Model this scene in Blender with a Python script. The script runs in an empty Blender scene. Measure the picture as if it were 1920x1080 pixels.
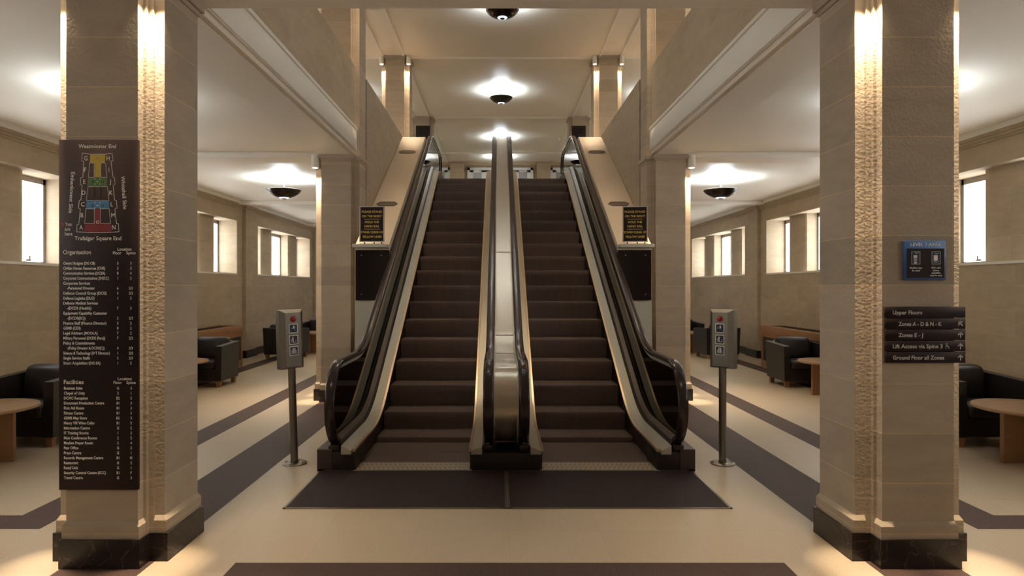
import bpy, bmesh, math, random
from mathutils import Vector, Matrix
from mathutils.geometry import tessellate_polygon
random.seed(7)
R = math.radians
sc = bpy.context.scene
C = sc.collection

# ------------------------------------------------------------------ camera, world, exposure
cam_d = bpy.data.cameras.new('camera'); cam = bpy.data.objects.new('camera', cam_d); C.objects.link(cam)
cam.location = (-0.065, 0.0, 1.6); cam.rotation_euler = (R(90), 0, 0)
cam_d.sensor_width = 36.0; cam_d.lens = 22.5
cam_d.shift_x = 25/1920; cam_d.shift_y = -2/1920
cam_d.clip_start = 0.05; cam_d.clip_end = 200
sc.camera = cam
w = bpy.data.worlds.new('world'); sc.world = w; w.use_nodes = True
w.node_tree.nodes['Background'].inputs[0].default_value = (0.9, 0.95, 1.0, 1)
w.node_tree.nodes['Background'].inputs[1].default_value = 1.0
sc.view_settings.view_transform = 'Standard'
try: sc.view_settings.look = 'None'
except Exception: pass
sc.view_settings.gamma = 1.0
sc.view_settings.use_curve_mapping = False
sc.view_settings.exposure = 1.6
cy = sc.cycles
cy.use_denoising = True
cy.max_bounces = 10; cy.diffuse_bounces = 6; cy.glossy_bounces = 4; cy.transmission_bounces = 4; cy.transparent_max_bounces = 8
cy.caustics_reflective = False; cy.caustics_refractive = False
cy.sample_clamp_indirect = 6.0
LAMP = 38.0          # radiance of the bowl lamps
SPOT = 62.0          # watts of a pillar downlight
WIN = 2.2            # radiance of the daylit panes
COOL = (0.80, 0.91, 1.0); WARM = (1.0, 0.77, 0.53)

# ------------------------------------------------------------------ materials
def newmat(name):
    m = bpy.data.materials.new(name); m.use_nodes = True
    return m, m.node_tree, m.node_tree.nodes['Principled BSDF']
def N(nt, t, **kw):
    n = nt.nodes.new(t)
    for k, v in kw.items(): setattr(n, k, v)
    return n
def mat(name, col, rough=0.5, metal=0.0, spec=0.5, emit=None, estr=0.0, noise=0.0, nscale=30.0, bump=0.0, aniso=None):
    m, nt, b = newmat(name)
    b.inputs['Base Color'].default_value = (*col, 1); b.inputs['Roughness'].default_value = rough
    b.inputs['Metallic'].default_value = metal; b.inputs['Specular IOR Level'].default_value = spec
    if emit: b.inputs['Emission Color'].default_value = (*emit, 1); b.inputs['Emission Strength'].default_value = estr
    if noise or bump or aniso:
        tc = N(nt, 'ShaderNodeTexCoord'); src = tc.outputs['Object']
        if aniso:
            mp = N(nt, 'ShaderNodeMapping'); mp.inputs['Scale'].default_value = aniso
            nt.links.new(src, mp.inputs[0]); src = mp.outputs[0]
        nz = N(nt, 'ShaderNodeTexNoise'); nz.inputs['Scale'].default_value = nscale; nz.inputs['Detail'].default_value = 4
        nt.links.new(src, nz.inputs['Vector'])
        if noise:
            mx = N(nt, 'ShaderNodeMixRGB', blend_type='MIX')
            mx.inputs[1].default_value = (*[c*(1-noise) for c in col], 1); mx.inputs[2].default_value = (*[min(1, c*(1+noise)) for c in col], 1)
            nt.links.new(nz.outputs['Fac'], mx.inputs[0]); nt.links.new(mx.outputs[0], b.inputs['Base Color'])
        if bump:
            bp = N(nt, 'ShaderNodeBump'); bp.inputs['Strength'].default_value = bump; bp.inputs['Distance'].default_value = 0.01
            nt.links.new(nz.outputs['Fac'], bp.inputs['Height']); nt.links.new(bp.outputs[0], b.inputs['Normal'])
    return m
def stone(name, col, course=0.283, off=0.196, width=0.9, mortar=(0.62, 0.49, 0.31), var=0.10, bump=0.25, roughb=0.0, mort_amt=0.6):
    m, nt, b = newmat(name); L = nt.links.new
    g = N(nt, 'ShaderNodeNewGeometry'); s = N(nt, 'ShaderNodeSeparateXYZ'); L(g.outputs['Position'], s.inputs[0])
    a = N(nt, 'ShaderNodeMath', operation='ADD'); L(s.outputs[0], a.inputs[0]); L(s.outputs[1], a.inputs[1])
    z = N(nt, 'ShaderNodeMath', operation='SUBTRACT'); L(s.outputs[2], z.inputs[0]); z.inputs[1].default_value = off - 10*course
    cb = N(nt, 'ShaderNodeCombineXYZ'); L(a.outputs[0], cb.inputs[0]); L(z.outputs[0], cb.inputs[1])
    br = N(nt, 'ShaderNodeTexBrick'); L(cb.outputs[0], br.inputs['Vector'])
    br.inputs['Scale'].default_value = 1; br.inputs['Mortar Size'].default_value = 0.003; br.inputs['Mortar Smooth'].default_value = 0.4
    br.inputs['Brick Width'].default_value = width; br.inputs['Row Height'].default_value = course
    c1 = [c*(1-var) for c in col]; c2 = [c*(1+var) for c in col]
    br.inputs['Color1'].default_value = (*c1, 1); br.inputs['Color2'].default_value = (*c2, 1)
    mm = [c*(1-mort_amt)+k*mort_amt for c, k in zip(col, mortar)]
    br.inputs['Mortar'].default_value = (*mm, 1)
    nz = N(nt, 'ShaderNodeTexNoise'); nz.inputs['Scale'].default_value = 3.5; nz.inputs['Detail'].default_value = 8; nz.inputs['Roughness'].default_value = 0.65
    mp = N(nt, 'ShaderNodeMapping'); mp.inputs['Scale'].default_value = (1, 1, 3.0); L(g.outputs['Position'], mp.inputs[0]); L(mp.outputs[0], nz.inputs['Vector'])
    rp = N(nt, 'ShaderNodeMapRange'); rp.inputs[1].default_value = 0.3; rp.inputs[2].default_value = 0.7; rp.inputs[3].default_value = 0.91; rp.inputs[4].default_value = 1.07
    L(nz.outputs['Fac'], rp.inputs[0])
    mx = N(nt, 'ShaderNodeMixRGB', blend_type='MULTIPLY'); mx.inputs[0].default_value = 1
    L(br.outputs['Color'], mx.inputs[1]); L(rp.outputs[0], mx.inputs[2]); L(mx.outputs[0], b.inputs['Base Color'])
    n2 = N(nt, 'ShaderNodeTexNoise'); n2.inputs['Scale'].default_value = 60; n2.inputs['Detail'].default_value = 6; L(g.outputs['Position'], n2.inputs['Vector'])
    bp = N(nt, 'ShaderNodeBump'); bp.inputs['Strength'].default_value = bump; bp.inputs['Distance'].default_value = 0.008
    L(n2.outputs['Fac'], bp.inputs['Height']); L(bp.outputs[0], b.inputs['Normal'])
    b.inputs['Roughness'].default_value = 0.82; b.inputs['Specular IOR Level'].default_value = 0.25
    return m
def terrazzo(name, col, chip, rough, tile=0.6, joint=0.85, chips=0.35):
    m, nt, b = newmat(name); L = nt.links.new
    g = N(nt, 'ShaderNodeNewGeometry')
    br = N(nt, 'ShaderNodeTexBrick'); br.offset = 0.0; L(g.outputs['Position'], br.inputs['Vector'])
    br.inputs['Scale'].default_value = 1; br.inputs['Mortar Size'].default_value = 0.0018; br.inputs['Mortar Smooth'].default_value = 0.3
    br.inputs['Brick Width'].default_value = tile; br.inputs['Row Height'].default_value = tile
    br.inputs['Color1'].default_value = (0.97, 0.97, 0.97, 1); br.inputs['Color2'].default_value = (1.03, 1.03, 1.03, 1)
    br.inputs['Mortar'].default_value = (joint, joint, joint, 1)
    vo = N(nt, 'ShaderNodeTexNoise'); vo.inputs['Scale'].default_value = 110; vo.inputs['Detail'].default_value = 3; L(g.outputs['Position'], vo.inputs['Vector'])
    rp = N(nt, 'ShaderNodeMapRange'); rp.inputs[1].default_value = 0.52; rp.inputs[2].default_value = 0.68; L(vo.outputs['Fac'], rp.inputs[0])
    rp.inputs[4].default_value = chips
    mx = N(nt, 'ShaderNodeMixRGB'); mx.inputs[1].default_value = (*col, 1); mx.inputs[2].default_value = (*chip, 1); L(rp.outputs[0], mx.inputs[0])
    m2 = N(nt, 'ShaderNodeMixRGB', blend_type='MULTIPLY'); m2.inputs[0].default_value = 1
    L(mx.outputs[0], m2.inputs[1]); L(br.outputs['Color'], m2.inputs[2]); L(m2.outputs[0], b.inputs['Base Color'])
    b.inputs['Roughness'].default_value = rough; b.inputs['Specular IOR Level'].default_value = 0.3
    return m
def marble(name):
    m, nt, b = newmat(name); L = nt.links.new
    g = N(nt, 'ShaderNodeNewGeometry')
    wv = N(nt, 'ShaderNodeTexNoise'); wv.inputs['Scale'].default_value = 3.0; wv.inputs['Detail'].default_value = 8; wv.inputs['Distortion'].default_value = 1.8
    L(g.outputs['Position'], wv.inputs['Vector'])
    cr = N(nt, 'ShaderNodeValToRGB'); e = cr.color_ramp.elements
    e[0].position = 0.485; e[0].color = (0.012, 0.008, 0.008, 1); e[1].position = 0.5; e[1].color = (0.10, 0.075, 0.065, 1)
    e2 = cr.color_ramp.elements.new(0.512); e2.color = (0.014, 0.010, 0.010, 1)
    e3 = cr.color_ramp.elements.new(0.7); e3.color = (0.022, 0.015, 0.014, 1)
    L(wv.outputs['Fac'], cr.inputs[0]); L(cr.outputs[0], b.inputs['Base Color']); b.inputs['Roughness'].default_value = 0.28
    return m
def glassmat(name, tint, gloss=0.09, rough=0.02):
    m = bpy.data.materials.new(name); m.use_nodes = True; nt = m.node_tree; nt.nodes.clear(); L = nt.links.new
    o = N(nt, 'ShaderNodeOutputMaterial'); t = N(nt, 'ShaderNodeBsdfTransparent'); t.inputs[0].default_value = (*tint, 1)
    g = N(nt, 'ShaderNodeBsdfGlossy'); g.inputs['Roughness'].default_value = rough
    lw = N(nt, 'ShaderNodeFresnel'); lw.inputs['IOR'].default_value = 1.45
    mx = N(nt, 'ShaderNodeMixShader'); L(lw.outputs[0], mx.inputs[0])
    L(t.outputs[0], mx.inputs[1]); L(g.outputs[0], mx.inputs[2]); L(mx.outputs[0], o.inputs[0])
    return m
def grooved(name, col, scale, rough=0.5, metal=0.3, bump=0.4):
    m, nt, b = newmat(name); L = nt.links.new
    tc = N(nt, 'ShaderNodeTexCoord'); wv = N(nt, 'ShaderNodeTexWave'); wv.bands_direction = 'X'; wv.inputs['Scale'].default_value = scale
    L(tc.outputs['Object'], wv.inputs['Vector'])
    bp = N(nt, 'ShaderNodeBump'); bp.inputs['Strength'].default_value = bump; bp.inputs['Distance'].default_value = 0.004
    L(wv.outputs['Fac'], bp.inputs['Height']); L(bp.outputs[0], b.inputs['Normal'])
    nz = N(nt, 'ShaderNodeTexNoise'); nz.inputs['Scale'].default_value = 1.0; nz.inputs['Detail'].default_value = 3
    mp = N(nt, 'ShaderNodeMapping'); mp.inputs['Scale'].default_value = (30, 0.4, 0.4); L(tc.outputs['Object'], mp.inputs[0]); L(mp.outputs[0], nz.inputs['Vector'])
    mx = N(nt, 'ShaderNodeMixRGB'); mx.inputs[1].default_value = (*[c*0.85 for c in col], 1); mx.inputs[2].default_value = (*[c*1.15 for c in col], 1)
    L(nz.outputs['Fac'], mx.inputs[0]); L(mx.outputs[0], b.inputs['Base Color'])
    b.inputs['Roughness'].default_value = rough; b.inputs['Metallic'].default_value = metal; b.inputs['Specular IOR Level'].default_value = 0.25
    return m
def woodmat(name, c1, c2, rough=0.4):
    m, nt, b = newmat(name); L = nt.links.new
    tc = N(nt, 'ShaderNodeTexCoord'); mp = N(nt, 'ShaderNodeMapping'); mp.inputs['Scale'].default_value = (3, 28, 28)
    L(tc.outputs['Object'], mp.inputs[0]); nz = N(nt, 'ShaderNodeTexNoise'); nz.inputs['Scale'].default_value = 1.2; nz.inputs['Detail'].default_value = 5
    L(mp.outputs[0], nz.inputs['Vector']); mx = N(nt, 'ShaderNodeMixRGB'); mx.inputs[1].default_value = (*c1, 1); mx.inputs[2].default_value = (*c2, 1)
    L(nz.outputs['Fac'], mx.inputs[0]); L(mx.outputs[0], b.inputs['Base Color']); b.inputs['Roughness'].default_value = rough
    return m

M = {}
M['stone'] = stone('limestone', (0.44, 0.365, 0.275), width=7.0)
M['stone_rough'] = stone('limestone_rough', (0.45, 0.375, 0.285), bump=0.4, mort_amt=0.9, width=7.0)
M['wallstone'] = stone('limestone_wall', (0.45, 0.36, 0.255), course=0.29, off=0.17, width=0.82, mort_amt=0.42, var=0.05)
M['paint'] = mat('cream_paint', (0.84, 0.78, 0.68), 0.75, spec=0.2)
M['ceil'] = mat('ceiling_paint', (0.84, 0.77, 0.66), 0.46, spec=0.3)
M['white'] = mat('white_paint', (0.84, 0.81, 0.74), 0.5)
M['floor'] = terrazzo('terrazzo_cream', (0.51, 0.425, 0.31), (0.27, 0.20, 0.13), 0.36)
M['stripe'] = terrazzo('terrazzo_dark', (0.062, 0.038, 0.031), (0.20, 0.10, 0.075), 0.6, joint=0.8, chips=0.45)
M['marble'] = marble('black_marble')
M['glass'] = glassmat('smoked_glass', (0.55, 0.50, 0.47))
M['rubber'] = mat('black_rubber', (0.026, 0.015, 0.014), 0.22, noise=0.2, nscale=8)
M['blackmetal'] = mat('black_metal', (0.025, 0.018, 0.016), 0.4)
M['brownmetal'] = mat('brown_metal', (0.06, 0.042, 0.036), 0.38, metal=0.3)
M['deck'] = mat('deck_aluminium', (0.56, 0.53, 0.44), 0.42, metal=0.75, noise=0.08, nscale=6, aniso=(20, 0.6, 0.6))
M['deckdark'] = mat('deck_bronze', (0.20, 0.165, 0.135), 0.38, metal=0.6)
M['brass'] = mat('brass_trim', (0.80, 0.62, 0.42), 0.3, metal=0.8)
M['steel'] = mat('brushed_steel', (0.60, 0.55, 0.47), 0.3, metal=0.95, noise=0.12, nscale=4, aniso=(1, 60, 60))
M['steel2'] = mat('dull_steel', (0.27, 0.24, 0.20), 0.36, metal=0.9, noise=0.15, nscale=5, aniso=(40, 40, 2))
M['chrome'] = mat('chrome', (0.72, 0.70, 0.66), 0.14, metal=1.0)
M['silver'] = mat('silver_frame', (0.66, 0.63, 0.57), 0.35, metal=0.35)
M['cover'] = mat('satin_metal_cover', (0.78, 0.66, 0.52), 0.4, metal=0.25, noise=0.04, nscale=2)
M['step'] = grooved('step_cleats', (0.135, 0.10, 0.088), 55, rough=0.75, metal=0.0)
M['riser_unshaded'] = grooved('unshaded_riser_cleats', (0.235, 0.172, 0.152), 55, rough=0.75, metal=0.0)  # step cleat colour lightened to cancel the shade on the risers
M['mat'] = grooved('ribbed_plate', (0.026, 0.014, 0.0135), 30, rough=0.7, metal=0.0, bump=0.2)
M['comb'] = mat('comb_metal', (0.32, 0.27, 0.20), 0.5, metal=0.2)
M['comblight'] = mat('comb_cleat', (0.75, 0.68, 0.52), 0.5, metal=0.1)
M['leather'] = mat('black_leather', (0.016, 0.013, 0.013), 0.36, spec=0.5, bump=0.12, nscale=90)
M['wood'] = woodmat('oak', (0.27, 0.135, 0.06), (0.38, 0.205, 0.095))
M['woodtop'] = woodmat('oak_top', (0.36, 0.215, 0.115), (0.47, 0.30, 0.165), 0.3)
M['mesh'] = mat('dark_mesh', (0.02, 0.016, 0.014), 0.6)
M['bowl'] = mat('bronze_bowl', (0.035, 0.025, 0.02), 0.18, metal=0.6)
M['lampglow'] = mat('lamp_glow', (1, 1, 1), 0.5, emit=COOL, estr=LAMP)
M['lampdim'] = mat('lamp_glow_dim', (1, 1, 1), 0.5, emit=COOL, estr=LAMP*0.55)
M['ringglow'] = mat('lamp_ring', (0.9, 0.95, 1), 0.3, emit=COOL, estr=0.35)
M['canglow'] = mat('can_glow', (1, 1, 1), 0.5, emit=(1.0, 0.85, 0.62), estr=3.0)
M['pane'] = mat('daylit_pane', (0.9, 0.93, 0.95), 0.3, emit=(0.94, 0.98, 1.0), estr=WIN)
M['pane_fill'] = mat('gallery_fill_glow', (0.9, 0.93, 0.95), 0.3, emit=(1.0, 0.97, 0.92), estr=0.6)  # glow of the added gallery windows, fill for the upper hall
M['winframe'] = mat('window_frame', (0.33, 0.29, 0.25), 0.45, metal=0.3)
M['winwhite'] = mat('white_window_frame', (0.74, 0.78, 0.80), 0.4)
M['winblind'] = mat('grey_blind', (0.36, 0.35, 0.38), 0.6)
M['signblack'] = mat('sign_black', (0.024, 0.014, 0.013), 0.5, spec=0.2)
M["signwhite"] = mat("sign_white", (0.90, 0.87, 0.80), 0.5)
M['signgrey'] = mat('sign_grey', (0.62, 0.59, 0.55), 0.5)
M['signgold'] = mat('sign_gold', (0.78, 0.53, 0.14), 0.45)
M['signblue'] = mat('sign_blue', (0.045, 0.115, 0.30), 0.4)
M['navy'] = mat('sign_navy', (0.012, 0.016, 0.05), 0.4)
M['myellow'] = mat('map_yellow', (0.66, 0.47, 0.035), 0.5)
M['mgreen'] = mat('map_green', (0.10, 0.22, 0.035), 0.5)
M['mblue'] = mat('map_blue', (0.09, 0.28, 0.52), 0.5)
M['mred'] = mat('map_red', (0.27, 0.012, 0.016), 0.5)
M['orange'] = mat('map_orange', (0.62, 0.10, 0.02), 0.5)
M['red'] = mat('red_lens', (0.40, 0.03, 0.025), 0.2, spec=0.6)
M['exit'] = mat('exit_green', (0.02, 0.35, 0.12), 0.4, emit=(0.25, 0.85, 0.45), estr=0.8)
M['exitw'] = mat('exit_white', (0.9, 0.95, 0.9), 0.4, emit=(0.9, 1.0, 0.92), estr=1.2)
M['screen'] = mat('glossy_black', (0.010, 0.006, 0.007), 0.08)
M['darkpanel'] = mat('dark_glass_panel', (0.012, 0.009, 0.010), 0.12)
M['whitepanel'] = mat('pale_panel', (0.58, 0.55, 0.47), 0.5)

# ------------------------------------------------------------------ mesh builder
class MB:
    def __init__(s): s.bm = bmesh.new(); s.mats = []; s.smooth = True
    def mi(s, m):
        if m not in s.mats: s.mats.append(m)
        return s.mats.index(m)
    def box(s, x0, x1, y0, y1, z0, z1, bev=0.0, seg=2, m=None, T=None):
        vs = [s.bm.verts.new((x, y, z)) for x in (x0, x1) for y in (y0, y1) for z in (z0, z1)]
        a, b, c, d, e, f, g, h = vs
        fs = [s.bm.faces.new(q) for q in ((a, b, d, c), (e, g, h, f), (a, e, f, b), (c, d, h, g), (a, c, g, e), (b, f, h, d))]
        if m is not None:
            for f_ in fs: f_.material_index = m
        out = vs
        if bev > 0:
            es = list({e_ for f_ in fs for e_ in f_.edges})
            r = bmesh.ops.bevel(s.bm, geom=es, offset=bev, segments=seg, affect='EDGES', profile=0.5)
            out = list({v for f_ in r['faces'] for v in f_.verts} | {v for v in vs if v.is_valid})
        if T is not None:
            for v in out: v.co = T @ v.co
        return out
    def poly(s, pts, m=0):
        vs = [s.bm.verts.new(p) for p in pts]
        tr = tessellate_polygon([[Vector(p) for p in pts]])
        for t in tr:
            try: f = s.bm.faces.new([vs[i] for i in t]); f.material_index = m
            except ValueError: pass
        return vs
    def ext(s, pts, d, m=0):
        """prism: a planar outline of 3D points pushed along d"""
        n = len(pts); d = Vector(d)
        A = [s.bm.verts.new(p) for p in pts]; B = [s.bm.verts.new(Vector(p)+d) for p in pts]
        for t in tessellate_polygon([[Vector(p) for p in pts]]):
            f = s.bm.faces.new([A[i] for i in t]); f.material_index = m
            f = s.bm.faces.new([B[i] for i in reversed(t)]); f.material_index = m
        for i in range(n):
            j = (i+1) % n; f = s.bm.faces.new((A[i], A[j], B[j], B[i])); f.material_index = m
    def prism(s, xy, z0, z1, m=0): s.ext([(x, y, z0) for x, y in xy], (0, 0, z1-z0), m)
    def loft(s, rings, closed=True, caps=True, m=0):
        RV = [[s.bm.verts.new(p) for p in r] for r in rings]; n = len(RV[0])
        for a, b in zip(RV, RV[1:]):
            for i in range(n if closed else n-1):
                j = (i+1) % n; f = s.bm.faces.new((a[i], a[j], b[j], b[i])); f.material_index = m
        if caps and closed:
            for r, pts in ((RV[0], rings[0]), (RV[-1], rings[-1])):
                for t in tessellate_polygon([[Vector(p) for p in pts]]):
                    f = s.bm.faces.new([r[i] for i in t]); f.material_index = m
    def lathe(s, prof, n=32, c=(0, 0, 0), m=0, axis='Z', T=None):
        rings = []
        for r, z in prof:
            ring = []
            for k in range(n):
                a = 2*math.pi*k/n
                p = (c[0]+r*math.cos(a), c[1]+r*math.sin(a), c[2]+z) if axis == 'Z' else (c[0]+r*math.cos(a), c[1]-z, c[2]+r*math.sin(a))
                ring.append(T @ Vector(p) if T is not None else p)
            rings.append(ring)
        s.loft(rings, m=m)
    def cyl(s, c, r, h, n=20, r2=None, m=0, axis='Z'): s.lathe([(r, 0), (r if r2 is None else r2, h)], n, c, m, axis)
    def build(s, name, m, parent=None, off=(0, 0, 0), ang=35, kind=None):
        bm = s.bm; bmesh.ops.recalc_face_normals(bm, faces=bm.faces[:])
        if off != (0, 0, 0): bmesh.ops.translate(bm, verts=bm.verts[:], vec=[-v for v in off])
        lim = R(ang)
        for f in bm.faces: f.smooth = True
        for e in bm.edges:
            if len(e.link_faces) == 2: e.smooth = e.calc_face_angle(0) < lim
            else: e.smooth = False
        me = bpy.data.meshes.new(name); bm.to_mesh(me); bm.free()
        for k in (m if isinstance(m, (list, tuple)) else [m]): me.materials.append(M[k])
        o = bpy.data.objects.new(name, me); C.objects.link(o)
        if parent is not None: o.parent = parent
        if kind: o['kind'] = kind
        return o
def empty(name, loc=(0, 0, 0), rz=0.0):
    o = bpy.data.objects.new(name, None); C.objects.link(o); o.location = loc; o.rotation_euler = (0, 0, rz); o.empty_display_size = 0.1
    return o
def tag(o, label=None, cat=None, group=None, kind=None):
    if label: o['label'] = label
    if cat: o['category'] = cat
    if group: o['group'] = group
    if kind: o['kind'] = kind
    return o
def dup(o, parent=None):
    c = o.copy(); C.objects.link(c)
    if parent is not None: c.parent = parent
    for ch in list(o.children): dup(ch, c)
    return c
def struct(mb, name, m, parent=None, off=(0, 0, 0), ang=35):
    o = mb.build(name, m, parent, off, ang)
    o['kind'] = 'structure'
    return o
# lettering ----------------------------------------------------------
_txt = {}
def text_mesh(s, bold=0.012):
    k = (s, bold)
    if k in _txt: return _txt[k]
    cu = bpy.data.curves.new('lettering', 'FONT'); cu.body = s; cu.size = 1.0; cu.offset = bold; cu.resolution_u = 3
    o = bpy.data.objects.new('lettering', cu); C.objects.link(o)
    dg = bpy.context.evaluated_depsgraph_get(); ev = o.evaluated_get(dg); me = ev.to_mesh()
    vs = [(v.co.x, v.co.y) for v in me.vertices]; fs = [tuple(p.vertices) for p in me.polygons]
    ev.to_mesh_clear(); bpy.data.objects.remove(o); bpy.data.curves.remove(cu)
    _txt[k] = (vs, fs); return _txt[k]
_caph = [None]
def put_text(mb, s, x, z, h, w=None, al='l', rot=0.0, y=0.0, m=0, bold=0.012, wk=0.92):
    """cap height h, baseline z, in the XZ plane facing -Y; w fits the string's width"""
    if _caph[0] is None: _caph[0] = max(v[1] for v in text_mesh('H', 0)[0])
    vs, fs = text_mesh(s, bold)
    x0 = min(v[0] for v in vs); x1 = max(v[0] for v in vs)
    sy = h/_caph[0]; sx = (w/(x1-x0)) if w else sy*wk
    W = (x1-x0)*sx; ox = {'l': 0, 'c': -W/2, 'r': -W}[al]
    ca, sa = math.cos(rot), math.sin(rot); nv = []
    for vx, vy in vs:
        a = (vx-x0)*sx+ox; b = vy*sy
        if rot: b -= h/2; a, b = a*ca-b*sa, a*sa+b*ca
        nv.append(mb.bm.verts.new((x+a, y, z+b)))
    for f in fs:
        try: fc = mb.bm.faces.new([nv[i] for i in f]); fc.material_index = m
        except ValueError: pass

# ------------------------------------------------------------------ the floor
FY0, FY1 = -3.4, 26.0
XW = 5.82            # face of the outer walls
mb = MB(); mb.box(-6.6, 6.6, FY0, FY1, -0.2, 0.0); struct(mb, 'floor', 'floor')
for name, rects in {'floor_stripe': [(-1.59, 1.59, 3.2, 3.71), ], }.items():
    mb = MB()
    for (a, b, c, d) in rects: mb.box(a, b, c, d, -0.05, 0.0012)
    struct(mb, 'floor_stripe', 'stripe')
for s_ in (-1, 1):
    mb = MB(); a, b = sorted((s_*2.07, s_*2.55)); mb.box(a, b, FY0, FY1, -0.05, 0.0012); struct(mb, 'floor_stripe', 'stripe')
    mb = MB(); mb.prism([(s_*3.1, FY1), (s_*3.4, FY1), (s_*3.4, 4.48), (s_*5.82, 4.48), (s_*5.82, 4.23), (s_*3.1, 4.23)], -0.05, 0.0012); struct(mb, 'floor_stripe', 'stripe')
    mb = MB(); a, b = sorted((s_*4.9, s_*5.22)); mb.box(a, b, 8.0, FY1, -0.05, 0.0012); struct(mb, 'floor_stripe', 'stripe')

# ------------------------------------------------------------------ pillars
PX, PY = 2.33, (3.96, 9.22, 14.28, 19.25)
HS, HT = 0.305, 0.205
def cross(cx, cyy, hs, ht):
    p = [(-ht, -hs), (ht, -hs), (ht, -ht), (hs, -ht), (hs, ht), (ht, ht), (ht, hs), (-ht, hs), (-ht, ht), (-hs, ht), (-hs, -ht), (-ht, -ht)]
    return [(cx+a, cyy+b) for a, b in p]
def stepped(cx, cyy):     # the shaft with the small rebates in the re-entrant corners
    q = [(HT, -HS), (HT, -HT-0.045), (HT+0.018, -HT-0.045), (HT+0.018, -HT-0.018), (HT+0.045, -HT-0.018), (HT+0.045, -HT), (HS, -HT)]
    out = []
    for k in range(4):
        c, s = round(math.cos(k*math.pi/2)), round(math.sin(k*math.pi/2))
        out += [(cx+a*c-b*s, cyy+a*s+b*c) for a, b in q]
    return out
def pillar(cx, cyy, z0, z1, plinth=True, cap=None):
    root = empty('pillar', (cx, cyy, z0)); root['kind'] = 'structure'; o = (cx, cyy, z0)
    mb = MB(); mb.prism(stepped(cx, cyy), z0, z1, 0); mb.build('shaft', 'stone_rough', root, o)
    if plinth:
        mb = MB(); mb.prism(cross(cx, cyy, 0.335, 0.23), z0, z0+0.165); mb.build('plinth', 'marble', root, o)
        mb = MB(); mb.prism(cross(cx, cyy, 0.322, 0.22), z0+0.165, z0+0.235)
        mb.loft([[(x, y, z0+0.235) for x, y in cross(cx, cyy, 0.322, 0.22)], [(x, y, z0+0.262) for x, y in cross(cx, cyy, HS+0.001, HT+0.001)]])
        mb.build('base_moulding', 'stone', root, o)
    for zc in (cap or []):
        mb = MB(); mb.prism(cross(cx, cyy, HS+0.012, HT+0.012), zc-0.085, zc-0.055); mb.prism(cross(cx, cyy, HS+0.032, HT+0.032), zc-0.055, zc); mb.build('capital', 'stone', root, o)
    return root
ZS, ZC, ZF, ZU = 3.445, 3.50, 3.9, 6.65      # beam soffit, aisle ceiling, upper floor, upper ceiling
for s_ in (-1, 1):
    pillar(s_*PX, PY[0], 0, 6.65, True, [ZS])
    pillar(s_*PX, PY[1], 0, ZU, True, [ZS, ZU])
    pillar(s_*PX, PY[2], 0, ZU, True, [ZU])
    pillar(s_*PX, PY[3], ZF, ZU, False, [ZU])

# ------------------------------------------------------------------ slabs, beams, ceilings
def both(fn):
    for s_ in (-1, 1): fn(s_)
def sbox(mb, s_, x0, x1, *r, **k):
    a, b = sorted((s_*x0, s_*x1)); mb.box(a, b, *r, **k)
mb = MB(); mb.box(-6.6, 6.6, FY0, 4.165, ZC, 3.8); mb.box(-6.6, 6.6, 3.68, 4.24, ZS, 3.8)
struct(mb, 'ceiling_front', 'ceil')
def aisle_ceiling(s_):
    mb = MB(); sbox(mb, s_, 2.56, 6.6, 4.165, FY1, ZC, 3.8)
    struct(mb, 'ceiling_aisle_' + ('left' if s_ < 0 else 'right'), 'ceil')
    for yy in PY[1:]:      # cross beams between pillar and outer wall
        mb = MB(); sbox(mb, s_, 2.55, XW, yy-0.2, yy+0.2, ZC-0.075, ZC+0.01)
        struct(mb, 'beam_cross', 'ceil')
        mb = MB(); sbox(mb, s_, 2.56, XW, yy-0.24, yy-0.2, ZC-0.085, ZC-0.002, bev=0.008); struct(mb, 'trim_beam', 'white')
both(aisle_ceiling)
def side_beam(s_):
    mb = MB(); sbox(mb, s_, 2.13, 2.57, 4.2, 9.0, ZS, 3.8); sbox(mb, s_, 2.06, 2.13, 4.2, 9.0, 3.507, 3.8)
    sbox(mb, s_, 2.08, 2.14, 4.2, 9.0, ZS+0.012, 3.51, bev=0.01)
    sbox(mb, s_, 2.13, 2.57, 9.4, FY1, ZS, 3.8)
    struct(mb, 'beam_' + ('left' if s_ < 0 else 'right'), 'ceil')
    mb = MB(); sbox(mb, s_, 2.045, 2.10, 4.2, 8.92, 3.515, 3.775, bev=0.004); sbox(mb, s_, 2.03, 2.10, 4.2, 8.92, 3.775, 3.815, bev=0.006)
    struct(mb, 'trim_fascia_' + ('left' if s_ < 0 else 'right'), 'white')
    mb = MB(); sbox(mb, s_, 2.075, 2.30, 4.25, 8.95, 3.80, 4.69); struct(mb, 'wall_parapet_' + ('left' if s_ < 0 else 'right'), 'wallstone')
    mb = MB(); sbox(mb, s_, 2.03, 2.30, 9.53, 13.97, 0, 4.69); struct(mb, 'wall_escalator_' + ('left' if s_ < 0 else 'right'), 'wallstone')
both(side_beam)
mb = MB(); mb.box(-6.6, 6.6, 4.0, 4.165, 3.8, 6.8); struct(mb, 'wall_front_upper', 'paint')
mb = MB(); mb.box(-6.6, 6.6, 4.0, FY1, ZU, ZU+0.2); struct(mb, 'ceiling', 'ceil')
mb = MB()
for yy in (9.0, 14.1, 19.05, 24.1): mb.box(-6, 6, yy-0.03, yy+0.03, ZU-0.03, ZU+0.01)
for s_ in (-1, 1):
    for xx in (2.14, 2.60): sbox(mb, s_, xx-0.02, xx+0.02, 4.2, FY1, ZU-0.022, ZU+0.01)
struct(mb, 'ceiling_beads', 'white')
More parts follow.
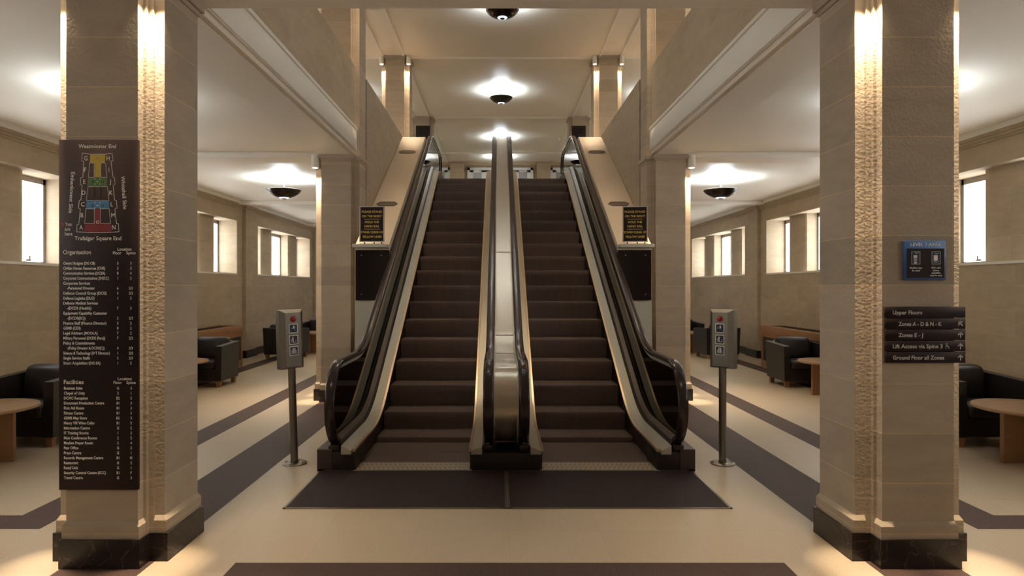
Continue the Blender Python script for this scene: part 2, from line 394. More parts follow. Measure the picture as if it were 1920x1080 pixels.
mb = MB(); mb.box(-2.32, 2.32, 13.75, FY1, 3.62, ZF); mb.box(-6.6, -2.3, 4.2, FY1, 3.8, ZF); mb.box(2.3, 6.6, 4.2, FY1, 3.8, ZF)
struct(mb, 'floor_upper', 'floor')
mb = MB(); mb.box(-6.6, 6.6, FY1, FY1+0.3, -0.2, 6.8)
mb.box(-6.6, 6.6, FY1-0.08, FY1, 6.52, ZU)
struct(mb, 'wall_back', 'wallstone')
mb = MB(); mb.box(-6.6, 6.6, FY0-0.3, FY0, -0.2, 3.8); struct(mb, 'wall_front', 'wallstone')
def upper_outer(s_):
    mb = MB(); sbox(mb, s_, XW, 6.4, 4.0, FY1, 3.8, 6.8); struct(mb, 'wall_upper_' + ('left' if s_ < 0 else 'right'), 'wallstone')
    for a, b in OPEN[1:]:  # unseen windows, added as fill light for the upper ceiling
        wn[0] += 1; root = empty('window_%d' % wn[0], (s_*XW, (a+b)/2, 4.8)); root['kind'] = 'structure'; o = tuple(root.location)
        mb = MB()
        for y0, y1, z0, z1 in ((a, b, 4.8, 4.88), (a, b, 6.22, 6.3), (a, a+0.08, 4.8, 6.3), (b-0.08, b, 4.8, 6.3), (a+1.37, a+1.43, 4.8, 6.3), (b-1.43, b-1.37, 4.8, 6.3)): sbox(mb, s_, XW-0.05, XW, y0, y1, z0, z1)
        mb.build('window_frame', 'winframe', root, o)
        mb = MB(); sbox(mb, s_, XW-0.02, XW-0.005, a+0.05, b-0.05, 4.85, 6.25); mb.build('pane', 'pane_fill', root, o)

# ------------------------------------------------------------------ outer walls with recessed windows
OPEN = [(-0.9, 3.3), (4.5, 8.7), (9.87, 14.07), (15.3, 19.5), (20.7, 24.9)]
ZSILL, ZHEAD = 1.89, 3.055
wn = [0]
both(upper_outer)
def outer_wall(s_):
    side = 'left' if s_ < 0 else 'right'
    mb = MB()
    sbox(mb, s_, XW, 6.7, FY0, FY1, 0, ZSILL); sbox(mb, s_, XW, 6.7, FY0, FY1, ZHEAD, 3.8)
    edges = [FY0] + [e for o in OPEN for e in o] + [FY1]
    for a, b in zip(edges[::2], edges[1::2]): sbox(mb, s_, XW, 6.7, a, b, ZSILL-0.01, ZHEAD+0.01)
    for a, b in OPEN:
        for m0 in (a+0.70, b-1.44):
            # mullion pier with a rounded face
            x0, x1 = 5.97, 6.45; pts = [(x1, m0), (x1, m0+0.74)]
            for k in range(9):
                t = math.pi*k/8; pts.append((x0+0.05-0.05*math.sin(t), m0+0.37+0.37*math.cos(t)))
            mb.prism([(s_*x, y) for x, y in pts], ZSILL-0.01, ZHEAD+0.01)
    for yy in (9.28, 14.68, 20.1):       # shallow pilasters
        sbox(mb, s_, XW-0.07, XW+0.02, yy-0.29, yy+0.29, 0, 3.46)
    struct(mb, 'wall_' + side, 'wallstone')
    mb = MB()
    sbox(mb, s_, XW-0.028, XW+0.01, FY0, FY1, 0, 0.17)
    for yy in (9.28, 14.68, 20.1): sbox(mb, s_, XW-0.1, XW+0.01, yy-0.32, yy+0.32, 0, 0.17)
    struct(mb, 'baseboard_' + side, 'marble')
    mb = MB(); sbox(mb, s_, XW-0.085, XW+0.01, FY0, FY1, 3.435, 3.50); struct(mb, 'trim_cornice_' + side, 'white')
    mb = MB()
    for (x0, z0, z1) in ((0.055, 3.40, 3.44), (0.035, 3.365, 3.40), (0.015, 3.335, 3.365)): sbox(mb, s_, XW-x0, XW+0.01, FY0, FY1, z0, z1)
    for yy in (9.28, 14.68, 20.1): sbox(mb, s_, XW-0.11, XW+0.01, yy-0.33, yy+0.33, 3.37, 3.44)
    struct(mb, 'trim_moulding_' + side, 'wallstone')
    for a, b in OPEN:
        mb = MB(); sbox(mb, s_, XW-0.012, 6.28, a-0.005, b+0.005, ZSILL-0.02, ZSILL+0.012); struct(mb, 'sill', 'white')
        for (p, q) in ((a, a+0.70), (a+1.44, b-1.44), (b-0.70, b)):
            wn[0] += 1
            root = empty('window_%d' % wn[0], (s_*6.2, (p+q)/2, ZSILL)); root['kind'] = 'structure'; o = tuple(root.location)
            g = 0.045; mb = MB()
            for (y0, y1, z0, z1) in ((p, p+g, ZSILL, ZHEAD), (q-g, q, ZSILL, ZHEAD), (p, q, ZSILL, ZSILL+g), (p, q, ZHEAD-g-0.03, ZHEAD)):
                sbox(mb, s_, 6.225, 6.29, y0, y1, z0, z1)
            if q-p > 1: sbox(mb, s_, 6.23, 6.28, (p+q)/2-0.02, (p+q)/2+0.02, ZSILL, ZHEAD)
            mb.build('window_frame', 'winframe', root, o)
            mb = MB(); sbox(mb, s_, 6.255, 6.275, p+g, q-g, ZSILL+g, ZHEAD-g); mb.build('pane', 'pane', root, o)
            mb = MB(); yc = (p+q)/2; sbox(mb, s_, 6.195, 6.225, yc-0.05, yc+0.05, ZSILL+0.05, ZSILL+0.07); sbox(mb, s_, 6.18, 6.21, yc-0.012, yc+0.012, ZSILL+0.05, ZSILL+0.12); mb.build('latch', 'steel2', root, o)
both(outer_wall)

# ------------------------------------------------------------------ upper back wall: white windows under lintels
k = 0
for xc in (-6.35+3.0, 0.0, 3.35):
    wn[0] += 1
    root = empty('window_%d' % wn[0], (xc, FY1-0.03, ZF)); root['kind'] = 'structure'; o = tuple(root.location)
    mb = MB(); W = 1.33
    for x0, x1, z0, z1 in ((xc-W, xc+W, 6.33, 6.43), (xc-W, xc-W+0.1, 4.0, 6.43), (xc+W-0.1, xc+W, 4.0, 6.43), (xc-0.05, xc+0.05, 4.0, 6.43), (xc-W, xc+W, 5.60, 5.95)):
        mb.box(x0, x1, FY1-0.09, FY1+0.0, z0, z1)
    for i in range(4):
        xa = xc-W+0.1+i*(2*W-0.2)/4; xb = xa+(2*W-0.2)/4; t = 0.14
        for x0, x1, z0, z1 in ((xa, xa+t, 5.9, 6.35), (xb-t, xb, 5.9, 6.35), (xa, xb, 6.25, 6.35)): mb.box(x0, x1, FY1-0.06, FY1, z0, z1)
    mb.build('window_frame', 'winwhite', root, o)
    mb = MB(); mb.box(xc-W+0.05, xc+W-0.05, FY1-0.03, FY1-0.01, 4.0, 6.4); mb.build('pane', 'winblind', root, o)
mb = MB()
for xc in (-1.75, 1.75): mb.box(xc-0.28, xc+0.28, FY1-0.18, FY1+0.1, ZF, 6.62)
struct(mb, 'wall_back_piers', 'wallstone')

# ------------------------------------------------------------------ escalators
TAN = math.tan(R(30)); YB = 6.78; YT = YB+ZF/TAN
def sz(y, q=0.35):
    if y <= YB-q: return 0.0
    if y < YB+q: return TAN*(y-(YB-q))**2/(4*q)
    if y <= YT-q: return TAN*(y-YB)
    if y < YT+q: return ZF-TAN*(YT+q-y)**2/(4*q)
    return ZF
def ys(y0, y1):
    v = {y0, y1}
    y = y0
    while y < y1:
        v.add(round(y, 4)); near = abs(y-YB) < 0.5 or abs(y-YT) < 0.5
        y += 0.07 if near else 0.4
    return sorted(v)
RY, RZ, HN = 0.36, 0.365, 0.93
def rail_pts():
    p = []
    for k in range(19):
        t = R(-90+10*k); p.append((5.78-RY*math.cos(t), 0.565+RZ*math.sin(t)))
    p += [(y, sz(y)+HN) for y in ys(5.95, 15.3)]
    for k in range(19):
        t = R(90-10*k); p.append((15.4+RY*math.cos(t), ZF+0.565+RZ*math.sin(t)))
    return p
RP = rail_pts()
def frames(p):
    out = []
    for i in range(len(p)):
        a = p[max(0, i-1)]; b = p[min(len(p)-1, i+1)]; ty, tz = b[0]-a[0], b[1]-a[1]; l = math.hypot(ty, tz)
        out.append((-tz/l, ty/l))
    return out
RN = frames(RP)
def off_path(v): return [(y+n[0]*v, z+n[1]*v) for (y, z), n in zip(RP, RN)]
def sweep(mb, sec, path=RP, nrm=RN, m=0):
    mb.loft([[(u, y+n[0]*v, z+n[1]*v) for u, v in sec] for (y, z), n in zip(path, nrm)], m=m)
def run(mb, sec, y0, y1, m=0):
    """a profile [(x, height above the step line)] carried along the escalator"""
    mb.loft([[(x, y, sz(y)+h) for x, h in sec] for y in ys(y0, y1)], m=m)
def panel_outline(v, lower):
    p = off_path(v)
    q = [(y, sz(y)+lower) for y in ys(5.78, 15.4)]
    return p + q[::-1][1:-1]
def escalator(s_):
    side = 'left' if s_ < 0 else 'right'
    root = empty('escalator', (s_*0.82, 5.55, 0)); o = tuple(root.location)
    tag(root, '%s escalator climbing to the upper floor, dark steps between glass balustrades' % ('left-hand' if s_ < 0 else 'right-hand'), 'escalator', 'pair of escalators')
    X = lambda sec: [(s_*x, h) for x, h in sec]
    # steps
    n = 0; y = 5.78
    while y < 15.2:
        zt = sz(y+0.2)+0.005; zb = zt-0.26; rings = []
        mb = MB()
        prof = [(y, zt), (y-0.006, zt-0.02), (y+0.004, zt-0.08), (y+0.02, zt-0.16), (y+0.03, zb), (y+0.41, zb), (y+0.41, zt)]
        mb.ext([(s_*0.325, a, b) for a, b in prof], (s_*0.99, 0, 0))
        bmesh.ops.recalc_face_normals(mb.bm, faces=mb.bm.faces[:])
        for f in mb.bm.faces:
            if f.normal.y < -0.4: f.material_index = 1  # front faces get the lighter colour that evens out their shading
        st = mb.build('step', ['step', 'riser_unshaded'], root, o)
        y += 0.4; n += 1
    # comb plates
    mb = MB(); sbox(mb, s_, 0.315, 1.325, 5.55, 5.80, 0.0, 0.012, m=0)
    for r_ in range(4):
        for k in range(24):
            x0 = 0.325+0.0415*k + (0.012 if r_ % 2 else 0); y0 = 5.565+0.055*r_; d = 0.018
            mb.poly([(s_*x0, y0, 0.0145), (s_*(x0+0.03), y0+d, 0.0145), (s_*(x0+0.03), y0+d+0.014, 0.0145), (s_*x0, y0+0.014, 0.0145)], 1)
    mb.build('comb_plate', ['comb', 'comblight'], root, o)
    mb = MB(); sbox(mb, s_, 0.315, 1.325, 15.1, 15.4, ZF, ZF+0.012); mb.build('comb_plate', 'comb', root, o)
    # landing plate in the floor
    mb = MB(); sbox(mb, s_, 0.02, 1.60, 4.63, 5.55, -0.02, 0.004); lp = mb.build('landing_plate', 'mat', root, o)
    mb = MB(); t = 0.016
    for r in ((0.003, 0.003+t, 4.61, 5.55), (1.605, 1.605+t, 4.61, 5.55), (0.003, 1.605+t, 4.61, 4.61+t), (0.003, 1.605+t, 5.545, 5.555)): sbox(mb, s_, r[0], r[1], r[2], r[3], 0, 0.006)
    mb.build('landing_frame', 'steel2', lp, o)
    for nm, dk, sk, gx, hx, inn in (('outer', 1.33, 1.325, 1.50, 1.50, 1), ('inner', 0.31, 0.315, 0.155, 0.155, -1)):
        # skirt, brass edge, deck, clamp, glass, guide, handrail
        e = inn
        mb = MB(); run(mb, X([(sk, -0.2), (sk, 0.172), (sk+e*0.012, 0.172), (sk+e*0.012, -0.2)]), 5.62, 15.2); mb.build('skirt_panel', 'blackmetal', root, o)
        mb = MB(); run(mb, X([(sk-e*0.012, 0.168), (sk-e*0.012, 0.188), (sk+e*0.01, 0.192), (sk+e*0.01, 0.168)]), 5.56, 15.3); mb.build('edge_trim', 'brass', root, o)
        if e > 0: sec = [(sk+0.012, 0.16), (sk+0.012, 0.19), (sk+0.095, 0.235), (sk+0.095, 0.16)]
        else: sec = [(sk-0.012, 0.16), (sk-0.012, 0.19), (sk-0.105, 0.225), (sk-0.105, 0.16)]
        mb = MB(); run(mb, X(sec), 5.50, 15.3); mb.build('inner_deck', 'deck', root, o)
        if e > 0:
            mb = MB(); run(mb, X([(sk+0.098, 0.16), (sk+0.098, 0.215), (gx-0.055, 0.235), (gx-0.055, 0.16)]), 5.6, 15.3); mb.build('deck_gap', 'blackmetal', root, o)
            mb = MB(); run(mb, X([(gx-0.055, 0.16), (gx-0.055, 0.262), (gx-0.012, 0.30), (gx-0.012, 0.16)]), 5.62, 15.3); mb.build('glass_clamp', 'deckdark', root, o)
            mb = MB(); run(mb, X([(gx+0.012, 0.0), (gx+0.012, 0.19), (1.64, 0.19), (1.64, 0.0)]), 5.55, 8.69); run(mb, X([(gx+0.012, 0.0), (gx+0.012, 0.19), (1.555, 0.19), (1.555, 0.0)]), 8.69, 15.3); mb.build('outer_deck', 'brownmetal', root, o)
            # side cladding below
            pts = [(y, sz(y)+0.02) for y in ys(5.55, 8.69)] + [(8.69, 0.0), (5.55, 0.0)]
            mb = MB(); mb.ext([(s_*1.58, a, b) for a, b in pts], (s_*0.05, 0, 0)); mb.build('side_cladding', 'brownmetal', root, o)
            mb = MB(); sbox(mb, s_, 1.31, 1.632, 5.555, 5.95, 0, 0.165, bev=0.006); mb.build('newel_base', 'blackmetal', root, o)
            mb = MB(); sbox(mb, s_, 1.45, 1.55, 5.56, 5.92, 0.16, 0.23, bev=0.02); mb.build('handrail_inlet', 'rubber', root, o)
        else:
            mb = MB(); run(mb, X([(sk-0.107, 0.16), (sk-0.107, 0.22), (gx-0.01, 0.25), (gx-0.01, 0.16)]), 5.58, 15.3); mb.build('glass_clamp', 'deckdark', root, o)
            mb = MB(); sbox(mb, s_, 0.112, 0.205, 5.56, 5.92, 0.16, 0.23, bev=0.02); mb.build('handrail_inlet', 'rubber', root, o)
        # glass
        g = panel_outline(-0.035, 0.2)
        mb = MB(); mb.ext([(s_*(gx-0.006), a, b) for a, b in g], (s_*0.012, 0, 0)); mb.build('glass_panel', 'glass', root, o)
        mb = MB(); sweep(mb, X([(gx-0.017, -0.055), (gx-0.017, -0.012), (gx+0.017, -0.012), (gx+0.017, -0.055)])); mb.build('handrail_guide', 'deck', root, o)
        hw, ht = 0.044, 0.034
        sec = []
        for k in range(16):
            t = 2*math.pi*k/16; cx_ = math.copysign(abs(math.cos(t))**0.6, math.cos(t)); sy_ = math.copysign(abs(math.sin(t))**0.7, math.sin(t))
            sec.append((gx+hw*cx_, -0.002+ht*sy_*0.62))
        mb = MB(); sweep(mb, X(sec)); mb.build('handrail', 'rubber', root, o)
    return root
esc = [escalator(-1), escalator(1)]

# steel infill between the two inner balustrades
root = empty('divider_panel', (0, 5.55, 0)); o = tuple(root.location)
tag(root, 'brushed steel centre panel running up between the two escalators', 'panel')
g = panel_outline(-0.018, 0.16)
mb = MB(); mb.ext([(-0.100, a, b) for a, b in g], (0.2, 0, 0)); mb.build('steel_cover', 'steel', root, o)
mb = MB(); mb.box(-0.30, 0.30, 5.557, 5.95, 0, 0.158, bev=0.006); mb.build('base_block', 'blackmetal', root, o)
mb = MB()
for sx in (-1, 1):
    pth = off_path(-0.012)
    sweep(mb, [(sx*0.1-0.006, -0.03), (sx*0.1-0.006, 0.0), (sx*0.1+0.006, 0.0), (sx*0.1+0.006, -0.03)])
mb.build('edge_strip', 'deck', root, o)
for yy in (6.55, 7.05, 8.8):
    mb = MB(); mb.box(-0.094, 0.094, yy-0.003, yy+0.003, sz(yy)+HN-0.02, sz(yy)+HN-0.0155); mb.build('joint_strip', 'steel2', root, o)

# sloped metal covers outside the escalators, ledges and the panels under them
CS = 1.056
def cover(s_):
    side = 'left' if s_ < 0 else 'right'
    root = empty('side_cover', (s_*1.81, 8.73, 0)); o = tuple(root.location)
    tag(root, 'sloping satin metal cover beside the %s escalator, two hexagonal light slots in it' % ('left-hand' if s_ < 0 else 'right-hand'), 'cover', 'sloping covers beside the escalators')
    top = [(8.74, 2.176)] + [(y, min(4.63, TAN*(y-YB)+CS)) for y in (9.5, 10.5, 11.5, 12.5, 12.9, 13.0)] + [(13.05, 4.655), (15.4, 4.66)]
    low = [(15.4, 3.9), (13.5, 3.6), (8.74, 0.9)]
    mb = MB(); mb.ext([(s_*1.56, a, b) for a, b in top+low], (s_*0.462, 0, 0)); mb.build('cover_plate', 'cover', root, o)
    for yc in (9.95, 12.15):
        zc = TAN*(yc-YB)+CS; u = Vector((0, math.cos(R(30)), math.sin(R(30)))); nn = Vector((0, -math.sin(R(30)), math.cos(R(30)))); c = Vector((s_*1.80, yc, zc))
        hexo = [(-0.165, 0), (-0.115, 0.075), (0.115, 0.075), (0.165, 0), (0.115, -0.075), (-0.115, -0.075)]
        mb = MB(); mb.loft([[c+Vector((a*k, 0, 0))+u*(b*k)+nn*h for a, b in hexo] for k, h in ((1.0, -0.01), (1.0, 0.012), (0.94, 0.012), (0.9, 0.004))])
        sl = mb.build('light_slot', 'deckdark', root, o)
    mb = MB(); sbox(mb, s_, 1.56, 2.02, 8.55, 8.735, 2.13, 2.175, bev=0.005)
    lg = mb.build('ledge', 'whitepanel', None, (s_*1.8, 8.6, 2.13)); lg.location = (s_*1.8, 8.6, 2.13)
    tag(lg, 'white ledge beside the %s escalator carrying a gold lettered notice' % ('left-hand' if s_ < 0 else 'right-hand'), 'ledge', 'ledges by the escalators')
    # dark glass panel with fixings
    root = empty('dark_panel', (s_*1.8, 8.7, 1.42)); o = tuple(root.location)
    tag(root, 'black glossy panel with small fixings below the ledge of the %s escalator' % ('left-hand' if s_ < 0 else 'right-hand'), 'panel', 'black panels below the ledges')
    mb = MB(); sbox(mb, s_, 1.56, 2.01, 8.70, 8.735, 1.42, 2.10); mb.build('panel', 'darkpanel', root, o)
    for (xx, zz) in ((1.93, 2.03), (1.66, 2.03), (1.93, 1.50)):
        mb = MB(); mb.cyl((s_*xx, 8.70, zz), 0.009, 0.006, 10, axis='Y'); mb.build('fixing', 'chrome', root, o)
    root2 = MB(); sbox(root2, s_, 1.56, 2.02, 8.70, 8.735, 0.0, 1.405)
    wp = root2.build('pale_panel', 'whitepanel', None, (s_*1.8, 8.7, 0)); wp.location = (s_*1.8, 8.7, 0)
    tag(wp, 'plain pale lower panel standing under the black panel by the %s escalator' % ('left-hand' if s_ < 0 else 'right-hand'), 'panel', 'pale lower panels')
both(cover)

# ------------------------------------------------------------------ bowl lamps
def make_lamp():
    root = empty('ceiling_lamp')
    prof = [(0.285, 0.0), (0.292, -0.004), (0.27, -0.038), (0.215, -0.085), (0.15, -0.12), (0.085, -0.138), (0.082, -0.130), (0.145, -0.11), (0.21, -0.075), (0.262, -0.03), (0.278, 0.0)]
    mb = MB(); rings = [[(r*math.cos(a), r*math.sin(a), z) for a in [2*math.pi*k/40 for k in range(40)]] for r, z in prof]; rings.append(rings[0]); mb.loft(rings, caps=False); mb.build('bowl', 'bowl', root)
    mb = MB(); mb.lathe([(0.0001, -0.152), (0.04, -0.154), (0.06, -0.148), (0.075, -0.150), (0.088, -0.138), (0.075, -0.130), (0.0001, -0.130)], 28); mb.build('lamp_ring', 'ringglow', root)
    mb = MB(); mb.lathe([(0.0001, -0.166), (0.03, -0.164), (0.042, -0.156), (0.03, -0.148), (0.0001, -0.148)], 20); mb.build('finial', 'bowl', root)
    mb = MB(); mb.lathe([(0.0001, -0.05), (0.19, -0.05), (0.19, -0.035), (0.0001, -0.035)], 28); mb.build('diffuser', 'lampglow', root)
    mb = MB(); mb.cyl((0, 0, -0.04), 0.012, 0.24, 10); mb.build('stem', 'steel2', root)
    return root
first = [None]
def lamp(x, y, z, label, group):
    o_ = make_lamp() if first[0] is None else dup(first[0])
    if first[0] is None: first[0] = o_
    o_.location = (x, y, z); tag(o_, label, 'lamp', group); return o_
GU = 'bowl lamps under the upper ceiling'; GA = 'bowl lamps under the aisle ceilings'
lamp(0, 6.2, ZU-0.2, 'dark bowl uplighter over the foot of the escalators, behind the front beam', GU)
lamp(0, 11.2, ZU-0.2, 'dark bowl uplighter nearest the front beam, largest on the upper ceiling', GU)
lamp(0, 16.4, ZU-0.2, 'dark bowl uplighter in the middle of the upper ceiling, between the two lit columns', GU)
lamp(0, 21.5, ZU-0.2, 'dark bowl uplighter showing as a glow just above the steel centre panel', GU)
lamp(0, 24.7, ZU-0.2, 'furthest bowl uplighter by the white back windows, glow cut by the centre panel', GU)
for s_, nm in ((-1, 'left'), (1, 'right')):
    lamp(s_*3.82, 11.2, ZC-0.2, 'dark bowl uplighter under the %s aisle ceiling, beside the %s lit pillar' % (nm, nm), GA)
    lo = lamp(s_*3.82, 6.2, ZC-0.2, 'dark bowl uplighter of the %s aisle hidden behind the near pillar, only its glow showing' % nm, GA)
    for c_ in lo.children:
        if c_.name.startswith('diffuser'): c_.data = c_.data.copy(); c_.data.materials[0] = M['lampdim']
    lamp(s_*3.82, 16.5, ZC-0.2, 'dark bowl uplighter deep in the %s aisle behind the far armchairs' % nm, GA)
    lamp(s_*4.0, 11.2, ZU-0.2, 'dark bowl uplighter of the %s upper gallery behind the parapet' % nm, GU)
    lamp(s_*4.0, 16.5, ZU-0.2, 'dark bowl uplighter of the %s upper gallery behind the lit column' % nm, GU)

# ------------------------------------------------------------------ downlight cans in the pillar corners
cann = [None]
def make_can():
    root = empty('downlight')
    mb = MB(); mb.lathe([(0.046, 0.0), (0.05, 0.004), (0.05, 0.17), (0.046, 0.175)], 24); mb.build('housing', 'white', root)
    mb = MB(); mb.lathe([(0.0001, -0.003), (0.036, -0.003), (0.036, 0.004), (0.0001, 0.004)], 18); mb.build('lens', 'canglow', root)
    l = bpy.data.lights.new('downlight_beam', 'SPOT'); l.energy = SPOT; l.color = WARM; l.spot_size = R(80); l.spot_blend = 0.9; l.shadow_soft_size = 0.02
    lo = bpy.data.objects.new('downlight_beam', l); C.objects.link(lo); lo.parent = root; lo.location = (0, 0, -0.008)
    l = bpy.data.lights.new('downlight_core', 'SPOT'); l.energy = SPOT*4; l.color = WARM; l.spot_size = R(12); l.spot_blend = 1.0; l.shadow_soft_size = 0.02
    lo = bpy.data.objects.new('downlight_core', l); C.objects.link(lo); lo.parent = root; lo.location = (0, 0, -0.008)
    return root
def can(x, y, z, label, group='downlights in the pillar corners'):
    if cann[0] is None: o_ = cann[0] = make_can()
    else: o_ = dup(cann[0])
    o_.location = (x, y, z); tag(o_, label, 'lamp', group)
DN = HS-0.045+0.004
for s_, nm in ((-1, 'left'), (1, 'right')):
    for e, en in ((-1, 'inner'), (1, 'outer')):
        x = lambda: s_*(PX+e*0.295)
        can(x(), PY[0]-0.295, ZS-0.11, 'white cylinder downlight at the top %s corner of the near %s pillar' % (en, nm))
        if e > 0: can(x(), PY[1]-0.295, ZS-0.185, 'white cylinder downlight washing the %s middle pillar below the aisle beam' % nm)
        if e > 0:
            can(x(), PY[1]+0.295, ZS-0.185, 'white cylinder downlight on the far side of the %s middle pillar below the aisle beam' % nm)
            can(x(), PY[2]-0.295, ZS-0.185, 'white cylinder downlight on the %s ground floor pillar behind the middle one, aisle side' % nm)
        can(x(), PY[1]-0.295, ZU-0.185, 'white cylinder downlight on the %s corner of the %s middle pillar above the parapet' % (en, nm))
        can(x(), PY[2]-0.295, ZU-0.185, 'white cylinder downlight on the %s corner of the %s column at the escalator top' % (en, nm))

# ------------------------------------------------------------------ armchairs, tables, cabinets
def make_chair():
    root = empty('armchair')
    def slab(pts, x0, x1, bev=0.025):
        m_ = MB(); n = len(pts)
        m_.ext([(x0, a, b) for a, b in pts], (x1-x0, 0, 0))
        bmesh.ops.bevel(m_.bm, geom=[e for e in m_.bm.edges if e.calc_face_angle(0) > 0.6], offset=bev, segments=3, affect='EDGES', profile=0.5)
        return m_
    for s_ in (-1, 1):
        m_ = slab([(-0.36, 0.10), (-0.375, 0.655), (0.33, 0.69), (0.30, 0.10)], -0.05, 0.05)
        for v in m_.bm.verts:                       # the arm leans outwards towards its top
            v.co.x += s_*(0.325 + 0.02*((v.co.z-0.1)/0.6)**2)
        m_.build('armrest', 'leather', root)
    m_ = MB(); m_.box(-0.28, 0.28, 0.17, 0.35, 0.10, 0.70, bev=0.035, seg=3)
    for v in m_.bm.verts: v.co.y += 0.07*max(0, v.co.z-0.3)
    b_ = m_.build('backrest', 'leather', root)
    m_ = MB(); m_.box(-0.275, 0.275, 0.06, 0.25, 0.40, 0.765, bev=0.07, seg=4)
    for v in m_.bm.verts: v.co.y += 0.16*max(0, v.co.z-0.4)
    m_.build('back_cushion', 'leather', b_)
    m_ = MB(); m_.box(-0.275, 0.275, -0.35, 0.2, 0.10, 0.29, bev=0.015); m_.build('seat_base', 'leather', root)
    m_ = MB(); m_.box(-0.272, 0.272, -0.375, 0.16, 0.285, 0.425, bev=0.05, seg=4); m_.build('seat', 'leather', root)
    for sx in (-1, 1):
        for yy in (-0.30, 0.26):
            m_ = MB(); x = sx*0.315
            m_.loft([[(x+a*0.028, yy+b*0.028, 0.0) for a, b in ((-1, -1), (1, -1), (1, 1), (-1, 1))], [(x+a*0.038, yy+b*0.038, 0.115) for a, b in ((-1, -1), (1, -1), (1, 1), (-1, 1))]])
            m_.build('leg', 'wood', root)
    return root
ch = make_chair(); used = [False]
def chair(x, y, rz, label):
    c = ch if not used[0] else dup(ch); used[0] = True
    c.location = (x, y, 0.0015); c.rotation_euler = (0, 0, rz); tag(c, label, 'armchair', 'black leather armchairs')
def make_table():
    root = empty('coffee_table')
    mb = MB(); mb.lathe([(0.0001, 0.468), (0.41, 0.468), (0.445, 0.478), (0.45, 0.49), (0.445, 0.503), (0.0001, 0.503)], 48); mb.build('table_top', 'woodtop', root)
    mb = MB(); mb.box(-0.29, 0.29, -0.022, 0.022, 0, 0.47, bev=0.004); mb.build('leg_panel', 'wood', root)
    mb = MB()
    mb.box(-0.022, 0.022, -0.29, -0.023, 0, 0.47, bev=0.004); mb.box(-0.022, 0.022, 0.023, 0.29, 0, 0.47, bev=0.004); mb.build('leg_panel', 'wood', root)
    return root
tb = make_table(); tused = [False]
def table(x, y, rz, label):
    c = tb if not tused[0] else dup(tb); tused[0] = True
    c.location = (x, y, 0.0015); c.rotation_euler = (0, 0, rz); tag(c, label, 'table', 'round coffee tables')
def make_cabinet(L=2.6):
    root = empty('cabinet'); D, H = 0.51, 0.82       # runs along local Y, its front faces -X
    mb = MB()
    mb.box(0, D, 0, 0.05, 0.0, H-0.12); mb.box(0, D, L-0.05, L, 0.0, H-0.12); mb.box(D-0.03, D, 0, L, 0, H-0.12)
    mb.box(0.0, D, 0, L, 0.0, 0.12); mb.box(0.0, 0.05, 0, L, H-0.22, H-0.12)
    n = 4
    for k in range(1, n): yy = k*L/n; mb.box(0, 0.06, yy-0.035, yy+0.035, 0.1, H-0.2)
    mb.build('body', 'wood', root)
    mb = MB(); mb.box(-0.02, D, -0.02, L+0.02, H-0.13, H-0.10, bev=0.004); mb.box(-0.02, 0.12, -0.02, L+0.02, H-0.11, H, bev=0.004); mb.box(D-0.06, D, -0.02, L+0.02, H-0.11, H, bev=0.004)
    mb.box(0.1, D-0.05, -0.02, 0.12, H-0.11, H); mb.box(0.1, D-0.05, L-0.12, L+0.02, H-0.11, H); mb.build('top', 'wood', root)
    mb = MB()
    yy = 0.13
    while yy < L-0.13: mb.box(0.12, D-0.06, yy, yy+0.012, H-0.05, H-0.012); yy += 0.03
    mb.build('grille', 'mesh', root)
    for k in range(n):
        mb = MB(); mb.box(0.022, 0.03, k*L/n+0.03, (k+1)*L/n-0.03, 0.12, H-0.21); mb.build('mesh_panel', 'mesh', root)
    return root
cb = make_cabinet(); cb.location = (5.27, 10.4, 0.0015)
tag(cb, 'oak radiator cabinet with dark mesh panels along the right aisle wall', 'cabinet', 'radiator cabinets')
c2 = dup(cb); c2.location = (-5.27, 13.0, 0.0015); c2.rotation_euler = (0, 0, math.pi)
tag(c2, 'oak radiator cabinet with dark mesh panels along the left aisle wall', 'cabinet', 'radiator cabinets')
for s_, nm in ((-1, 'left'), (1, 'right')):
    chair(s_*4.87, 6.72, 0, 'black leather armchair nearest the camera in the %s aisle, partly behind the near pillar' % nm)
    chair(s_*4.84, 10.5, 0, 'black leather armchair in front of the oak cabinet in the %s aisle' % nm)
    chair(s_*4.86, 14.45, math.pi+s_*0.12, 'black leather armchair seen from behind in the %s aisle, beyond the cabinet' % nm)
    chair(s_*4.80, 16.75, s_*0.05, 'furthest black leather armchair of the %s aisle, facing the one seen from behind' % nm)
    table(s_*4.80, 5.85, 0.1, 'round oak coffee table nearest the camera in the %s aisle, cut by the picture edge' % nm)
    table(s_*4.86, 9.50, 0.1, 'round oak coffee table in the %s aisle, beside the armchair by the cabinet' % nm)
    table(s_*4.65, 15.55, 0.1, 'round oak coffee table between the two furthest armchairs of the %s aisle' % nm)

# ------------------------------------------------------------------ signs
def px(x, y, s=328.5): return (-0.065+(x-935)/s, 1.6-(y-538)/s)
def flat(mb, pts, y, m=0): mb.poly([(a, y, b) for a, b in pts], m)
def line(mb, pts, wd, y, m=0, closed=False):
    n = len(pts)
    for i in range(n if closed else n-1):
        a = Vector(pts[i]); b = Vector(pts[(i+1) % n]); d = (b-a)
        if d.length < 1e-6: continue
        d.normalize(); nn = Vector((-d.y, d.x))*wd/2; a2 = a-d*wd/2; b2 = b+d*wd/2
        flat(mb, [tuple(a2+nn), tuple(b2+nn), tuple(b2-nn), tuple(a2-nn)], y, m)
def disc(mb, c, r, y, m=0, n=16): flat(mb, [(c[0]+r*math.cos(2*math.pi*k/n), c[1]+r*math.sin(2*math.pi*k/n)) for k in range(n)], y, m)
YP = PY[0]-HS
